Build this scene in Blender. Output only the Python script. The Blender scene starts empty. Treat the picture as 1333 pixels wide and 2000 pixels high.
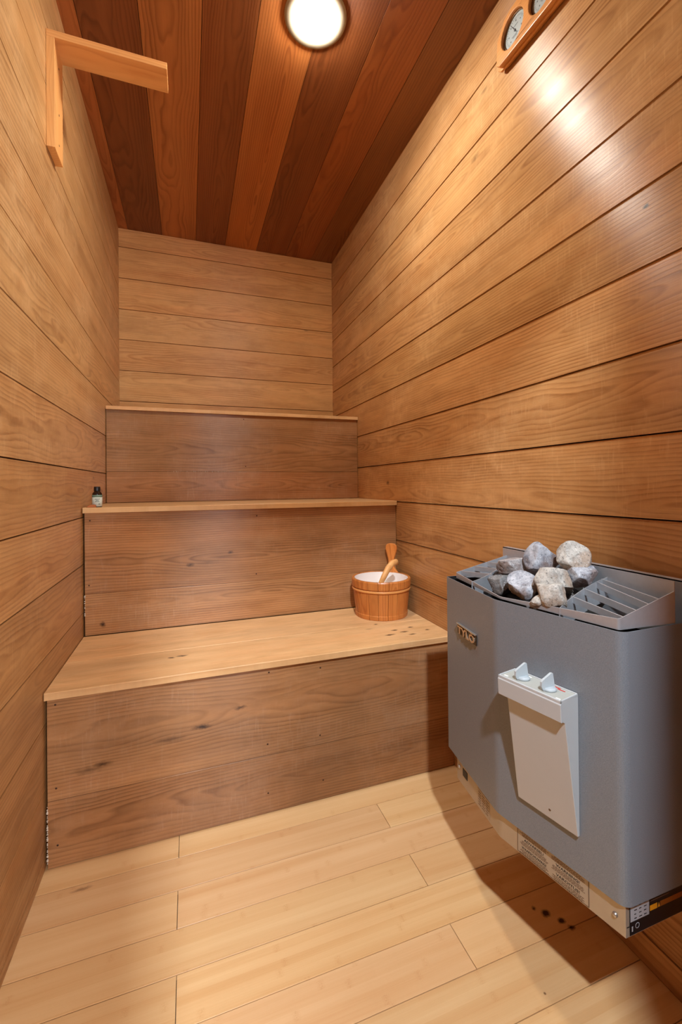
import bpy, bmesh, math, random
from mathutils import Vector, Matrix, noise
random.seed(7)
C = bpy.context.scene.collection
scene = bpy.context.scene

# ---------------------------------------------------------------- camera
W, H, Y2, Y3, Y4 = 1.2227, 2.3997, 0.4356, 0.8957, 1.3209
Z1, Z2, Z3 = 0.4571, 0.9103, 1.3509
YR = -1.42                                       # inner face of the rear wall
cam_d = bpy.data.cameras.new('camera'); cam = bpy.data.objects.new('camera', cam_d); C.objects.link(cam)
yaw, pitch, roll = 0.335721, 0.005105, -0.009377
fw = Vector((math.sin(yaw)*math.cos(pitch), math.cos(yaw)*math.cos(pitch), math.sin(pitch)))
rt0 = Vector((math.cos(yaw), -math.sin(yaw), 0)); up0 = rt0.cross(fw)
rt = math.cos(roll)*rt0 + math.sin(roll)*up0; up = -math.sin(roll)*rt0 + math.cos(roll)*up0
cam.matrix_world = Matrix(((rt.x, up.x, -fw.x, 0.35629), (rt.y, up.y, -fw.y, -1.30884), (rt.z, up.z, -fw.z, 0.98006), (0, 0, 0, 1)))
cam_d.sensor_fit = 'VERTICAL'; cam_d.sensor_height = 36.0; cam_d.lens = 848.996/2000*36
cam_d.shift_y = -(1000-943.92)/2000
cam_d.clip_start = 0.01
scene.camera = cam

# ---------------------------------------------------------------- world, light, exposure
world = bpy.data.worlds.new('world'); scene.world = world; world.use_nodes = True
world.node_tree.nodes['Background'].inputs[0].default_value = (0.75, 0.85, 1.0, 1)
world.node_tree.nodes['Background'].inputs[1].default_value = 0.15
def area(name, loc, target, power, color, sx, sy, spread=180):
    l = bpy.data.lights.new(name, 'AREA'); l.shape = 'RECTANGLE'; l.size = sx; l.size_y = sy
    l.energy = power; l.color = color; l.spread = math.radians(spread)
    o = bpy.data.objects.new(name, l); C.objects.link(o); o.location = loc
    o.rotation_euler = (Vector(target)-Vector(loc)).to_track_quat('-Z', 'Y').to_euler()
    return o
HALL_POS = (0.36, -1.95, 2.40)
area('hall_lamp', HALL_POS, (0.8, -0.2, 0.3), 46.0, (0.80, 0.90, 1.0), 0.07, 0.07)
area('hall_fill', (1.20, -2.45, 1.25), (0.75, -1.4, 1.15), 80.0, (0.92, 0.95, 1.0), 1.1, 1.9)  # added unseen fill light, brightens the lower left through the doorway
LAMP_STRENGTH = 245.0
LAMP_COLOR = (1.0, 0.95, 0.86)
vs = scene.view_settings
scene.display_settings.display_device = 'sRGB'
vs.view_transform = 'Standard'; vs.look = 'None'; vs.gamma = 1.0; vs.use_curve_mapping = False
vs.exposure = 0.60

# ---------------------------------------------------------------- materials
def lin(c):
    return tuple(((x/255)/12.92 if x/255 <= 0.04045 else ((x/255+0.055)/1.055)**2.4) for x in c)
class NT:
    def __init__(s, name):
        s.m = bpy.data.materials.new(name); s.m.use_nodes = True; s.t = s.m.node_tree; s.n = s.t.nodes
        s.b = s.n['Principled BSDF']
    def put(s, sock, v):
        if isinstance(v, bpy.types.NodeSocket): s.t.links.new(v, sock)
        elif isinstance(v, (tuple, list)) and len(v) == 3 and sock.type == 'RGBA': sock.default_value = (*v, 1)
        else: sock.default_value = v
    def math(s, op, a, b=0.0, c=0.0, clamp=False):
        n = s.n.new('ShaderNodeMath'); n.operation = op; n.use_clamp = clamp
        for i, v in enumerate((a, b, c)): s.put(n.inputs[i], v)
        return n.outputs[0]
    def comb(s, x, y, z):
        n = s.n.new('ShaderNodeCombineXYZ')
        for i, v in enumerate((x, y, z)): s.put(n.inputs[i], v)
        return n.outputs[0]
    def attr(s, name):
        n = s.n.new('ShaderNodeAttribute'); n.attribute_name = name; return n.outputs['Vector'], n.outputs['Color']
    def sep(s, v):
        n = s.n.new('ShaderNodeSeparateXYZ'); s.put(n.inputs[0], v); return n.outputs
    def noise(s, vec, scale=1.0, detail=3.0, rough=0.5, col=False):
        n = s.n.new('ShaderNodeTexNoise'); s.put(n.inputs['Vector'], vec); n.inputs['Scale'].default_value = scale
        n.inputs['Detail'].default_value = detail; n.inputs['Roughness'].default_value = rough
        return n.outputs['Color' if col else 'Fac']
    def ramp(s, f, stops):
        n = s.n.new('ShaderNodeValToRGB'); s.put(n.inputs[0], f); e = n.color_ramp.elements
        while len(e) < len(stops): e.new(0.5)
        for i, (p, c) in enumerate(stops):
            e[i].position = p; e[i].color = (*c, 1) if not isinstance(c, float) else (c, c, c, 1)
        return n.outputs[0]
    def mix(s, f, a, b, mode='MIX'):
        n = s.n.new('ShaderNodeMix'); n.data_type = 'RGBA'; n.blend_type = mode
        s.put(n.inputs[0], f); s.put(n.inputs[6], a); s.put(n.inputs[7], b); return n.outputs[2]
    def bump(s, h, strength=0.3, dist=0.001, normal=None):
        n = s.n.new('ShaderNodeBump'); s.put(n.inputs['Height'], h); n.inputs['Strength'].default_value = strength
        n.inputs['Distance'].default_value = dist
        if normal is not None: s.put(n.inputs['Normal'], normal)
        return n.outputs[0]
    def marks(s, pos, lst):
        """knots and stains with a place of their own: centre, three half sizes, strength"""
        wob = s.n.new('ShaderNodeVectorMath'); wob.operation = 'MULTIPLY_ADD'
        s.put(wob.inputs[0], s.noise(pos, 70.0, 3.0, 0.6, col=True)); wob.inputs[1].default_value = (.012,)*3
        sub = s.n.new('ShaderNodeVectorMath'); sub.operation = 'SUBTRACT'; s.put(sub.inputs[0], pos); sub.inputs[1].default_value = (.006,)*3
        s.put(wob.inputs[2], sub.outputs[0]); out = None
        for (c, h, st) in lst:
            a = s.n.new('ShaderNodeVectorMath'); a.operation = 'SUBTRACT'; s.put(a.inputs[0], wob.outputs[0]); a.inputs[1].default_value = c
            b = s.n.new('ShaderNodeVectorMath'); b.operation = 'DIVIDE'; s.put(b.inputs[0], a.outputs[0]); b.inputs[1].default_value = h
            l = s.n.new('ShaderNodeVectorMath'); l.operation = 'LENGTH'; s.put(l.inputs[0], b.outputs[0])
            m = s.math('MULTIPLY', s.math('SUBTRACT', 1.0, l.outputs['Value'], clamp=True), st*1.6, clamp=True)
            out = m if out is None else s.math('MAXIMUM', out, m)
        return out
    def set(s, **k):
        for a, v in k.items(): s.put(s.b.inputs[a.replace('_', ' ')], v)
        return s.m

def wood(name, base, dark, ring=0.0085, ringamt=0.52, fibre=0.45, rough=0.45, tangent=None, wear=0.25, wearcol=(235, 205, 165),
         blotch=0.35, spec=0.4, bump=0.3, stain=0.0, aniso=0.7, knots=0.5, marks=()):
    """cut timber; reads gc = (along, across, depth), bd = three random numbers per board, tint = colour per board"""
    k = NT(name)
    gc, _ = k.attr('gc'); bd, _ = k.attr('bd'); _, tint = k.attr('tint')
    u, v, w = k.sep(gc); r1, r2, r3 = k.sep(bd)
    uo = k.math('MULTIPLY_ADD', r1, 37.0, u)
    warp = k.noise(k.comb(k.math('MULTIPLY', uo, 2.2), k.math('MULTIPLY', v, 9.0), k.math('MULTIPLY', r2, 31.0)), 1.0, 2.0, 0.45)
    warp2 = k.noise(k.comb(k.math('MULTIPLY', uo, 14.0), k.math('MULTIPLY', v, 40.0), k.math('MULTIPLY', r3, 11.0)), 1.0, 2.0)
    # distance of this point from the pith of the tree the board was sawn from
    d = k.math('ADD', k.math('MULTIPLY_ADD', r2, 0.05, k.math('MULTIPLY', u, k.math('MULTIPLY_ADD', r1, 0.07, -0.035))),
               k.math('MULTIPLY_ADD', warp, 0.085, -0.035))
    d = k.math('ADD', d, w)
    v0 = k.math('ADD', v, k.math('MULTIPLY_ADD', r3, 0.11, -0.055))
    rr = k.math('SQRT', k.math('ADD', k.math('MULTIPLY', v0, v0), k.math('MULTIPLY', d, d)))
    rr = k.math('MULTIPLY_ADD', warp2, 0.0035, rr)
    ph = k.math('FRACT', k.math('DIVIDE', rr, ring))
    late = k.ramp(ph, [(0.0, 0.25), (0.45, 0.45), (0.80, 1.0), (0.93, 0.55), (1.0, 0.25)])
    fib = k.noise(k.comb(k.math('MULTIPLY', uo, 9.0), k.math('MULTIPLY', v, 650.0), k.math('MULTIPLY', w, 650.0)), 1.0, 3.0, 0.6)
    band = k.noise(k.comb(k.math('MULTIPLY', uo, 1.1), k.math('MULTIPLY', v, 26.0), r3), 1.0, 3.0, 0.55)
    lowc = k.noise(k.comb(k.math('MULTIPLY', uo, 1.7), k.math('MULTIPLY', v, 14.0), k.math('MULTIPLY', r1, 23.0)), 1.0, 2.0)
    f = k.math('ADD', k.math('MULTIPLY', k.math('MULTIPLY', late, k.math('MULTIPLY_ADD', lowc, 2.2, -0.1)), ringamt), k.math('MULTIPLY_ADD', fib, fibre, -fibre*0.5))
    f = k.math('ADD', f, k.math('MULTIPLY_ADD', band, blotch*1.6, -blotch*0.8), clamp=True)
    col = k.mix(f, lin(base), lin(dark))
    hue = k.noise(k.comb(k.math('MULTIPLY', uo, 1.3), k.math('MULTIPLY', v, 8.0), k.math('MULTIPLY', r3, 9.0)), 1.0, 3.0, 0.6)
    col = k.mix(1.0, col, k.ramp(hue, [(0.30, (0.86, 0.84, 0.80)), (0.5, (1.0, 0.98, 0.92)), (0.70, (1.04, 0.95, 0.84))]), 'MULTIPLY')
    pos = k.n.new('ShaderNodeNewGeometry').outputs['Position']
    if wear:
        px, py, pz = k.sep(pos)
        wn = k.noise(pos, 3.2, 5.0, 0.62)
        wn2 = k.noise(pos, 23.0, 4.0, 0.7)
        wf = k.math('MULTIPLY', k.ramp(wn, [(0.46, 0.0), (0.66, 1.0)]), k.ramp(wn2, [(0.35, 0.25), (0.65, 1.0)]))
        col = k.mix(k.math('MULTIPLY', wf, wear), col, lin(wearcol))
        scr = k.noise(k.comb(k.math('MULTIPLY', uo, 160.0), k.math('MULTIPLY', v, 16.0), r1), 1.0, 3.0, 0.6)   # faint scuffs across the grain
        sf = k.math('MULTIPLY', k.ramp(scr, [(0.56, 0.0), (0.70, 1.0)]), k.ramp(wn, [(0.42, 0.0), (0.6, 1.0)]))
        col = k.mix(k.math('MULTIPLY', sf, wear*0.8), col, lin(wearcol))
        mot = k.noise(k.comb(k.math('MULTIPLY', uo, 5.0), k.math('MULTIPLY', v, 22.0), r2), 1.0, 5.0, 0.7)
        col = k.mix(1.0, col, k.ramp(mot, [(0.34, (0.86, 0.82, 0.77)), (0.55, (1.0, 1.0, 1.0)), (0.72, (1.05, 1.05, 1.05))]), 'MULTIPLY')
    if stain:
        sn = k.noise(pos, 2.1, 4.0, 0.6)
        col = k.mix(k.math('MULTIPLY', k.ramp(sn, [(0.45, 0.0), (0.7, 1.0)]), stain), col, lin((105, 82, 62)))
    if knots:
        vn = k.n.new('ShaderNodeTexVoronoi'); vn.inputs['Scale'].default_value = 1.0
        k.put(vn.inputs['Vector'], k.comb(k.math('MULTIPLY', uo, 2.6), k.math('MULTIPLY', v, 7.0), k.math('MULTIPLY', r2, 19.0)))
        rare = k.math('GREATER_THAN', k.sep(vn.outputs['Color'])[0], 0.72)
        kn = k.math('MULTIPLY', k.ramp(vn.outputs['Distance'], [(0.0, 1.0), (0.02, 0.85), (0.05, 0.0)]), k.math('MULTIPLY', rare, knots))
        col = k.mix(kn, col, lin((70, 40, 22)))
    if marks: col = k.mix(k.marks(pos, marks), col, lin((60, 38, 24)))
    col = k.mix(1.0, col, tint, 'MULTIPLY')
    hgt = k.math('ADD', k.math('MULTIPLY', late, -0.5), k.math('MULTIPLY', fib, 0.6))
    nrm = k.bump(hgt, bump, 0.0008)
    rg = k.math('MULTIPLY_ADD', band, 0.16, rough-0.08)
    k.set(Base_Color=col, Roughness=rg, Normal=nrm, Specular_IOR_Level=spec)
    if tangent:
        k.set(Anisotropic=aniso, Tangent=k.comb(*tangent))
    return k.m

def plain(name, col, rough=0.5, metal=0.0, nz=0.0, nscale=200.0, bumpamt=0.0, spec=0.5):
    k = NT(name); pos = k.n.new('ShaderNodeTexCoord').outputs['Object']
    n = k.noise(pos, nscale, 3.0, 0.6)
    c2 = tuple(max(0, x*(1-nz)) for x in lin(col)); c1 = tuple(min(1, x*(1+nz)) for x in lin(col))
    k.set(Base_Color=k.mix(n, c1, c2), Roughness=rough, Metallic=metal, Specular_IOR_Level=spec)
    if bumpamt: k.set(Normal=k.bump(n, bumpamt, 0.001))
    return k.m

WALLB, WALLD = (212, 170, 119), (140, 92, 52)
M = {}
M['wall_side'] = wood('cedar_side_wall', WALLB, WALLD, marks=[((W, -.694, 1.533), (.02, .009, .006), 1.0), ((W, .517, .990), (.02, .020, .012), .5), ((W, -.15, 2.02), (.02, .03, .012), .35)], tangent=(0, 0, 1), wear=0.42, rough=0.35, spec=0.24, aniso=0.93, wearcol=(236, 200, 150))
M['wall_end'] = wood('cedar_end_wall', (230, 188, 134), (184, 130, 80), tangent=(0, 0, 1), wear=0.25, rough=0.46, spec=0.3, wearcol=(225, 190, 145))
M['ceiling'] = wood('cedar_ceiling', (196, 134, 84), (126, 72, 38), tangent=(1, 0, 0), wear=0.0, rough=0.45, knots=0.3)
M['riser'] = wood('weathered_cedar_riser', (186, 140, 98), (112, 76, 48), marks=[((.132, 0, .243), (.030, .05, .009), .6), ((.10, 0, .235), (.05, .05, .012), .35), ((.385, 0, .294), (.034, .05, .008), .75), ((.30, 0, .275), (.05, .05, .012), .35), ((.493, 0, .330), (.024, .05, .006), .6), ((.06, Y2, .493), (.012, .05, .012), .8), ((.505, Y2, .725), (.012, .05, .008), .6), ((.357, Y2, .685), (.018, .05, .009), .6), ((.42, Y2, .69), (.05, .05, .012), .25)], tangent=(0, 0, 1), wear=0.28, wearcol=(205, 175, 148), stain=0.38, rough=0.33, aniso=0.9)
M['seat'] = wood('pale_bench_timber', (232, 190, 138), (200, 142, 90), marks=[((x_, y_, Z1), (h_, .007, .02), .8) for x_, y_, h_ in ((1.015, .195, .012), (1.075, .083, .02), (1.014, .072, .024), (1.09, .05, .018), (1.05, .11, .016), (1.163, .073, .012), (1.12, .12, .014), (.33, .129, .022), (.30, .125, .012))], ringamt=0.45, wear=0.2, tangent=(0, 1, 0), rough=0.42, knots=0.4)
M['pine'] = wood('new_pine', (232, 176, 112), (200, 128, 66), ringamt=0.4, wear=0.0, rough=0.5, knots=0.0)
M['plaque'] = wood('varnished_alder', (222, 160, 95), (180, 108, 52), ringamt=0.35, wear=0.0, rough=0.3, knots=0.0, bump=0.1)
M['bucket'] = wood('varnished_bucket_pine', (214, 140, 74), (160, 84, 34), ring=0.008, ringamt=0.55, wear=0.0, rough=0.32, knots=0.5)
M['hoop'] = wood('wooden_hoop', (222, 156, 90), (190, 115, 58), ringamt=0.3, wear=0.0, rough=0.35, knots=0.0)
M['gap'] = plain('dark_gap', (38, 20, 10), 0.9)
M['nail'] = plain('nail_head', (72, 48, 34), 0.5, 0.4)
M['filler'] = plain('white_filler', (205, 190, 170), 0.9, nz=0.2, nscale=90)

def bamboo():
    k = NT('bamboo_floor'); gc, _ = k.attr('gc'); bd, _ = k.attr('bd'); _, tint = k.attr('tint')
    u, v, w = k.sep(gc); r1, r2, r3 = k.sep(bd)
    uo = k.math('MULTIPLY_ADD', r1, 41.0, u)
    # strips of about 18 mm glued side by side, each with its own tone and node marks
    si = k.math('FLOOR', k.math('DIVIDE', k.math('ADD', v, 1.0), 0.0165))
    wn = k.n.new('ShaderNodeTexWhiteNoise'); wn.noise_dimensions = '2D'; k.put(wn.inputs['Vector'], k.comb(si, k.math('MULTIPLY', r2, 50.0), 0.0))
    sr = wn.outputs['Value']
    fib = k.noise(k.comb(k.math('MULTIPLY', uo, 5.0), k.math('MULTIPLY', v, 420.0), r3), 1.0, 3.0, 0.6)
    band = k.noise(k.comb(k.math('MULTIPLY', uo, 1.6), k.math('MULTIPLY', v, 30.0), r2), 1.0, 3.0)
    f = k.math('ADD', k.math('MULTIPLY', sr, 0.30), k.math('MULTIPLY', fib, 0.35))
    f = k.math('ADD', f, k.math('MULTIPLY_ADD', band, 1.0, -0.42), clamp=True)
    col = k.mix(f, lin((228, 192, 142)), lin((204, 152, 96)))
    nd = k.math('FRACT', k.math('ADD', k.math('DIVIDE', uo, 0.27), k.math('MULTIPLY', sr, 7.0)))
    ndw = k.noise(k.comb(k.math('MULTIPLY', uo, 300.0), k.math('MULTIPLY', v, 700.0), 0.0), 1.0, 3.0, 0.7)
    nm = k.math('MULTIPLY', k.ramp(nd, [(0.0, 0.0), (0.465, 0.0), (0.5, 1.0), (0.535, 0.0)]), k.ramp(ndw, [(0.42, 0.0), (0.62, 1.0)]))
    rare = k.math('GREATER_THAN', sr, 0.45)
    col = k.mix(k.math('MULTIPLY', k.math('MULTIPLY', nm, rare), 0.45), col, lin((186, 126, 72)))
    pos = k.n.new('ShaderNodeNewGeometry').outputs['Position']
    vn = k.n.new('ShaderNodeTexVoronoi'); vn.inputs['Scale'].default_value = 9.0; k.put(vn.inputs['Vector'], pos)
    dots = k.math('MULTIPLY', k.ramp(vn.outputs['Distance'], [(0.0, 1.0), (0.018, 0.8), (0.028, 0.0)]), k.math('GREATER_THAN', k.sep(vn.outputs['Color'])[0], 0.6))
    col = k.mix(dots, col, lin((110, 72, 44)))
    col = k.mix(k.marks(pos, [((1.117, -.519, 0), (.013, .011, .02), 1), ((1.137, -.544, 0), (.012, .008, .02), 1), ((1.146, -.563, 0), (.010, .008, .02), 1), ((1.10, -.50, 0), (.006, .006, .02), .7), ((.10, -.09, 0), (.03, .006, .02), .4)]), col, lin((62, 34, 20)))
    col = k.mix(1.0, col, tint, 'MULTIPLY')
    k.set(Base_Color=col, Roughness=k.math('MULTIPLY_ADD', band, 0.14, 0.30), Specular_IOR_Level=0.35, Normal=k.bump(fib, 0.12, 0.0006),
          Anisotropic=0.6, Tangent=k.comb(0, 1, 0))
    return k.m
M['floor'] = bamboo()

def speckled(name, base, lo, hi, rough, metal):
    k = NT(name); pos = k.n.new('ShaderNodeTexCoord').outputs['Object']
    n = k.noise(pos, 900.0, 2.0, 0.7); n2 = k.noise(pos, 9.0, 2.0)
    c = k.mix(k.ramp(n, [(0.3, 0.0), (0.7, 1.0)]), lin(lo), lin(hi))
    c = k.mix(k.math('MULTIPLY', n2, 0.4), c, lin(base))
    k.set(Base_Color=c, Roughness=rough, Metallic=metal, Normal=k.bump(n, 0.25, 0.0006)); return k.m
M['housing'] = speckled('grey_blue_hammered_paint', (122, 127, 134), (108, 113, 119), (140, 145, 151), 0.42, 0.10)
M['steel'] = plain('brushed_steel', (190, 186, 180), 0.33, 0.9, 0.10, 160, 0.05)
M['skirt'] = plain('satin_galvanised_steel', (182, 170, 152), 0.42, 0.55, 0.08, 40)
M['grille'] = plain('zinc_plated_grille', (186, 188, 192), 0.36, 0.55, 0.10, 90)
M['dark_in'] = plain('shade_black_interior', (18, 16, 16), 0.9)  # near-black colour paints in the shade inside the heater
M['plastic'] = plain('pale_grey_plastic', (188, 190, 190), 0.38, 0, 0.02, 60)
M['dial_plate'] = plain('grey_dial_plate', (172, 172, 164), 0.55, 0, 0.05, 120)
M['knob'] = plain('grey_white_knob', (186, 193, 196), 0.45)
M['white_mark'] = plain('white_print', (240, 240, 236), 0.6)
M['red_mark'] = plain('red_print', (190, 46, 40), 0.6)
M['black_print'] = plain('black_print', (40, 34, 28), 0.6)
M['brown_print'] = plain('brown_print', (98, 74, 54), 0.6)
M['label_bg'] = plain('warm_grey_label', (176, 162, 142), 0.5, 0.3, 0.03, 60)
M['black'] = plain('black_label', (16, 16, 18), 0.45)
M['silver'] = plain('silver_label', (176, 176, 180), 0.5, 0.2)
M['yellow'] = plain('yellow_strip', (226, 150, 24), 0.5)
M['liner'] = plain('white_plastic_liner', (226, 214, 206), 0.35)
M['trim'] = plain('cream_trim_ring', (168, 156, 134), 0.5, 0, 0.02)
M['brown_glass'] = plain('brown_bottle_glass', (36, 22, 16), 0.12)
M['cap'] = plain('black_bottle_cap', (14, 14, 16), 0.4)
M['bottle_label'] = plain('pale_green_bottle_label', (205, 214, 200), 0.6)
M['bottle_band'] = plain('green_label_band', (108, 134, 116), 0.6)
M['bottle_text'] = plain('dark_label_text', (60, 66, 64), 0.6)
M['chip'] = plain('orange_brown_chip', (176, 100, 44), 0.6, 0, 0.2, 60)
M['brass'] = plain('aged_bronze_badge', (70, 58, 46), 0.4, 0.6)
M['badge_letter'] = plain('pale_badge_lettering', (196, 172, 146), 0.35, 0.7)
M['badge_edge'] = plain('steel_badge_edge', (190, 188, 184), 0.3, 0.8)
M['dial_face'] = plain('silver_dial_face', (190, 204, 206), 0.3, 0.3)
M['dial_ink'] = plain('dial_ink', (70, 84, 92), 0.6)
M['gold'] = plain('dull_bezel', (120, 92, 66), 0.4, 0.6)
def glass():                                     # thin clear cover: sees through, mirrors by Fresnel
    k = NT('dial_glass'); tr = k.n.new('ShaderNodeBsdfTransparent'); gl = k.n.new('ShaderNodeBsdfGlossy'); gl.inputs['Roughness'].default_value = 0.06
    lw = k.n.new('ShaderNodeLayerWeight'); lw.inputs['Blend'].default_value = 0.5; fo = k.math('MULTIPLY_ADD', k.math('POWER', lw.outputs['Facing'], 5.0), 0.7, 0.045); mx = k.n.new('ShaderNodeMixShader')
    k.t.links.new(fo, mx.inputs[0]); k.t.links.new(tr.outputs[0], mx.inputs[1]); k.t.links.new(gl.outputs[0], mx.inputs[2])
    k.t.links.new(mx.outputs[0], k.n['Material Output'].inputs['Surface']); return k.m
M['glass'] = glass()

def lampmat():
    k = NT('lit_diffuser'); k.set(Base_Color=(1, 1, 1), Emission_Color=LAMP_COLOR, Emission_Strength=LAMP_STRENGTH); return k.m
M['lamp'] = lampmat()

def stone_mat(i, light, dark, accent):
    k = NT('stone_%s' % i); pos = k.n.new('ShaderNodeTexCoord').outputs['Object']
    n = k.noise(pos, 26.0, 5.0, 0.65); s = k.noise(pos, 240.0, 3.0, 0.7); a = k.noise(pos, 14.0, 3.0, 0.6)
    c = k.mix(k.ramp(n, [(0.36, 0.0), (0.62, 1.0)]), lin(light), lin(dark))
    c = k.mix(k.ramp(a, [(0.52, 0.0), (0.64, 0.8)]), c, lin(accent))
    c = k.mix(k.ramp(s, [(0.56, 0.0), (0.68, 0.75)]), c, lin((52, 50, 52)))
    c = k.mix(k.ramp(s, [(0.30, 0.6), (0.40, 0.0)]), c, lin((225, 225, 228)))
    k.set(Base_Color=c, Roughness=0.75, Normal=k.bump(k.math('ADD', n, k.math('MULTIPLY', s, 0.35)), 0.6, 0.004)); return k.m
M['stone_grey'] = stone_mat('blue_grey', (190, 192, 198), (108, 112, 122), (128, 108, 100))
M['stone_brown'] = stone_mat('brown_grey', (176, 170, 168), (104, 96, 94), (118, 84, 68))
M['stone_speckled'] = stone_mat('speckled', (198, 192, 182), (136, 130, 122), (170, 148, 128))
M['stone_dark'] = stone_mat('dark', (132, 130, 128), (84, 84, 86), (94, 80, 70))

# ---------------------------------------------------------------- mesh helpers
def finish(name, bm, mats, parent=None, smooth=False, recalc=True):
    if recalc: bmesh.ops.recalc_face_normals(bm, faces=bm.faces)
    me = bpy.data.meshes.new(name); bm.to_mesh(me); bm.free()
    for m in (mats if isinstance(mats, (list, tuple)) else [mats]): me.materials.append(m)
    if smooth:
        for p in me.polygons: p.use_smooth = True
    o = bpy.data.objects.new(name, me); C.objects.link(o)
    if parent is not None: o.parent = parent; o.matrix_parent_inverse = parent_inv(parent)
    return o
def parent_inv(p):
    m = p.matrix_basis.copy()
    q = p.parent
    while q is not None:
        m = q.matrix_basis @ q.matrix_parent_inverse @ m if False else m; q = q.parent
    return m.inverted() if p.parent is None else Matrix.Identity(4) if p.type == 'MESH' else m.inverted()
def thing(name, loc, label, cat, group=None):
    o = bpy.data.objects.new(name, None); C.objects.link(o); o.location = loc; o.empty_display_size = 0.05
    o['label'] = label; o['category'] = cat
    if group: o['group'] = group
    return o
def tag(o, label, cat, group=None):
    o['label'] = label; o['category'] = cat
    if group: o['group'] = group
    return o
def struct(o): o['kind'] = 'structure'; return o

def new_bm():
    bm = bmesh.new()
    return bm, bm.verts.layers.float_vector.new('gc'), bm.verts.layers.float_vector.new('bd'), bm.verts.layers.float_color.new('tint')

def board(B, O, U, V, N, u0, u1, v0, v1, th, tint=(1, 1, 1), gap=0.0011, bev=0.0004, crown=0.0, seg=6, bd=None, mi=0, endgap=0.0):
    """one timber board: runs along U, its width along V, its face at N=0, th thick behind the face"""
    bm, gc, bdl, tl = B
    O, U, V, N = map(Vector, (O, U, V, N))
    if bd is None: bd = (random.random(), random.random(), random.random())
    a, b = v0+gap, v1-gap; vc = (v0+v1)/2; hw = (b-a)/2
    prof = [(a, -th), (a, -bev)]
    for i in range(seg+1):
        t = i/seg; vv = a+bev+(b-a-2*bev)*t
        prof.append((vv, crown*(1-((vv-vc)/hw)**2) - crown))
    prof += [(b, -bev), (b, -th)]
    us = [u0+endgap, u1-endgap]
    rings = []
    for u in us:
        r = []
        for (v, w) in prof:
            x = bm.verts.new(O+U*u+V*v+N*w); x[gc] = Vector((u, v-vc, w)); x[bdl] = Vector(bd); x[tl] = (*tint, 1); r.append(x)
        rings.append(r)
    n = len(prof)
    for i in range(n):
        j = (i+1) % n
        f = bm.faces.new((rings[0][i], rings[0][j], rings[1][j], rings[1][i])); f.material_index = mi
        f.smooth = (2 <= i < 2+seg) and crown > 0
    bm.faces.new(rings[0]).material_index = mi; bm.faces.new(rings[1][::-1]).material_index = mi
    for i in range(n):                               # keep the ends and edges crisp, round only the face
        j = (i+1) % n
        for q in (0, 1): bm.edges.get((rings[q][i], rings[q][j])).smooth = False
        if not (2 < i < 2+seg): bm.edges.get((rings[0][i], rings[1][i])).smooth = False

def box(bm, lo, hi, mi=0, M4=None):
    c = [Vector((x, y, z)) for x in (lo[0], hi[0]) for y in (lo[1], hi[1]) for z in (lo[2], hi[2])]
    if M4 is not None: c = [M4 @ p for p in c]
    vs_ = [bm.verts.new(p) for p in c]
    fs = [(0, 1, 3, 2), (4, 6, 7, 5), (0, 4, 5, 1), (2, 3, 7, 6), (0, 2, 6, 4), (1, 5, 7, 3)]
    return [setf(bm.faces.new([vs_[i] for i in f]), mi) for f in fs]
def setf(f, mi): f.material_index = mi; return f
def prism(bm, pts, z0, z1, mi=0, M4=None):
    M4 = M4 or Matrix.Identity(4)
    a = [bm.verts.new(M4 @ Vector((x, y, z0))) for x, y in pts]; b = [bm.verts.new(M4 @ Vector((x, y, z1))) for x, y in pts]
    n = len(pts)
    setf(bm.faces.new(a[::-1]), mi); setf(bm.faces.new(b), mi)
    for i in range(n): setf(bm.faces.new((a[i], a[(i+1) % n], b[(i+1) % n], b[i])), mi)
def lathe(bm, prof, c=(0, 0, 0), seg=48, mi=0, closed=False, M4=None, smooth=True):
    M4 = M4 or Matrix.Translation(c); rings = []
    for r, z in prof:
        if r < 1e-6: rings.append([bm.verts.new(M4 @ Vector((0, 0, z)))])
        else: rings.append([bm.verts.new(M4 @ Vector((r*math.cos(2*math.pi*i/seg), r*math.sin(2*math.pi*i/seg), z))) for i in range(seg)])
    pairs = list(zip(rings[:-1], rings[1:]))
    if closed: pairs.append((rings[-1], rings[0]))
    for a, b in pairs:
        for i in range(seg):
            j = (i+1) % seg
            q = [a[i] if len(a) > 1 else a[0], a[j] if len(a) > 1 else None, b[j] if len(b) > 1 else b[0], b[i] if len(b) > 1 else None]
            q = [x for x in q if x is not None]
            f = bm.faces.new(q); f.material_index = mi; f.smooth = smooth
def tube(bm, pts, radii, seg=10, mi=0, flat=1.0, updir=(0, 0, 1)):
    """swept oval section; flat squashes it across updir"""
    rings = []; pts = [Vector(p) for p in pts]
    for i, p in enumerate(pts):
        t = (pts[min(i+1, len(pts)-1)]-pts[max(i-1, 0)]).normalized()
        a = t.cross(Vector(updir)).normalized(); b = a.cross(t)
        r = radii[i]
        rings.append([bm.verts.new(p+a*math.cos(2*math.pi*k/seg)*r+b*math.sin(2*math.pi*k/seg)*r*flat) for k in range(seg)])
    for a, b in zip(rings[:-1], rings[1:]):
        for k in range(seg):
            f = bm.faces.new((a[k], a[(k+1) % seg], b[(k+1) % seg], b[k])); f.material_index = mi; f.smooth = True
    setf(bm.faces.new(rings[0][::-1]), mi); setf(bm.faces.new(rings[-1]), mi)
def frame_mat(o, ex, ey, ez):
    ex, ey, ez = map(Vector, (ex, ey, ez)); m = Matrix.Identity(4)
    for i in range(3): m[i][0], m[i][1], m[i][2], m[i][3] = ex[i], ey[i], ez[i], o[i]
    return m
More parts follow.
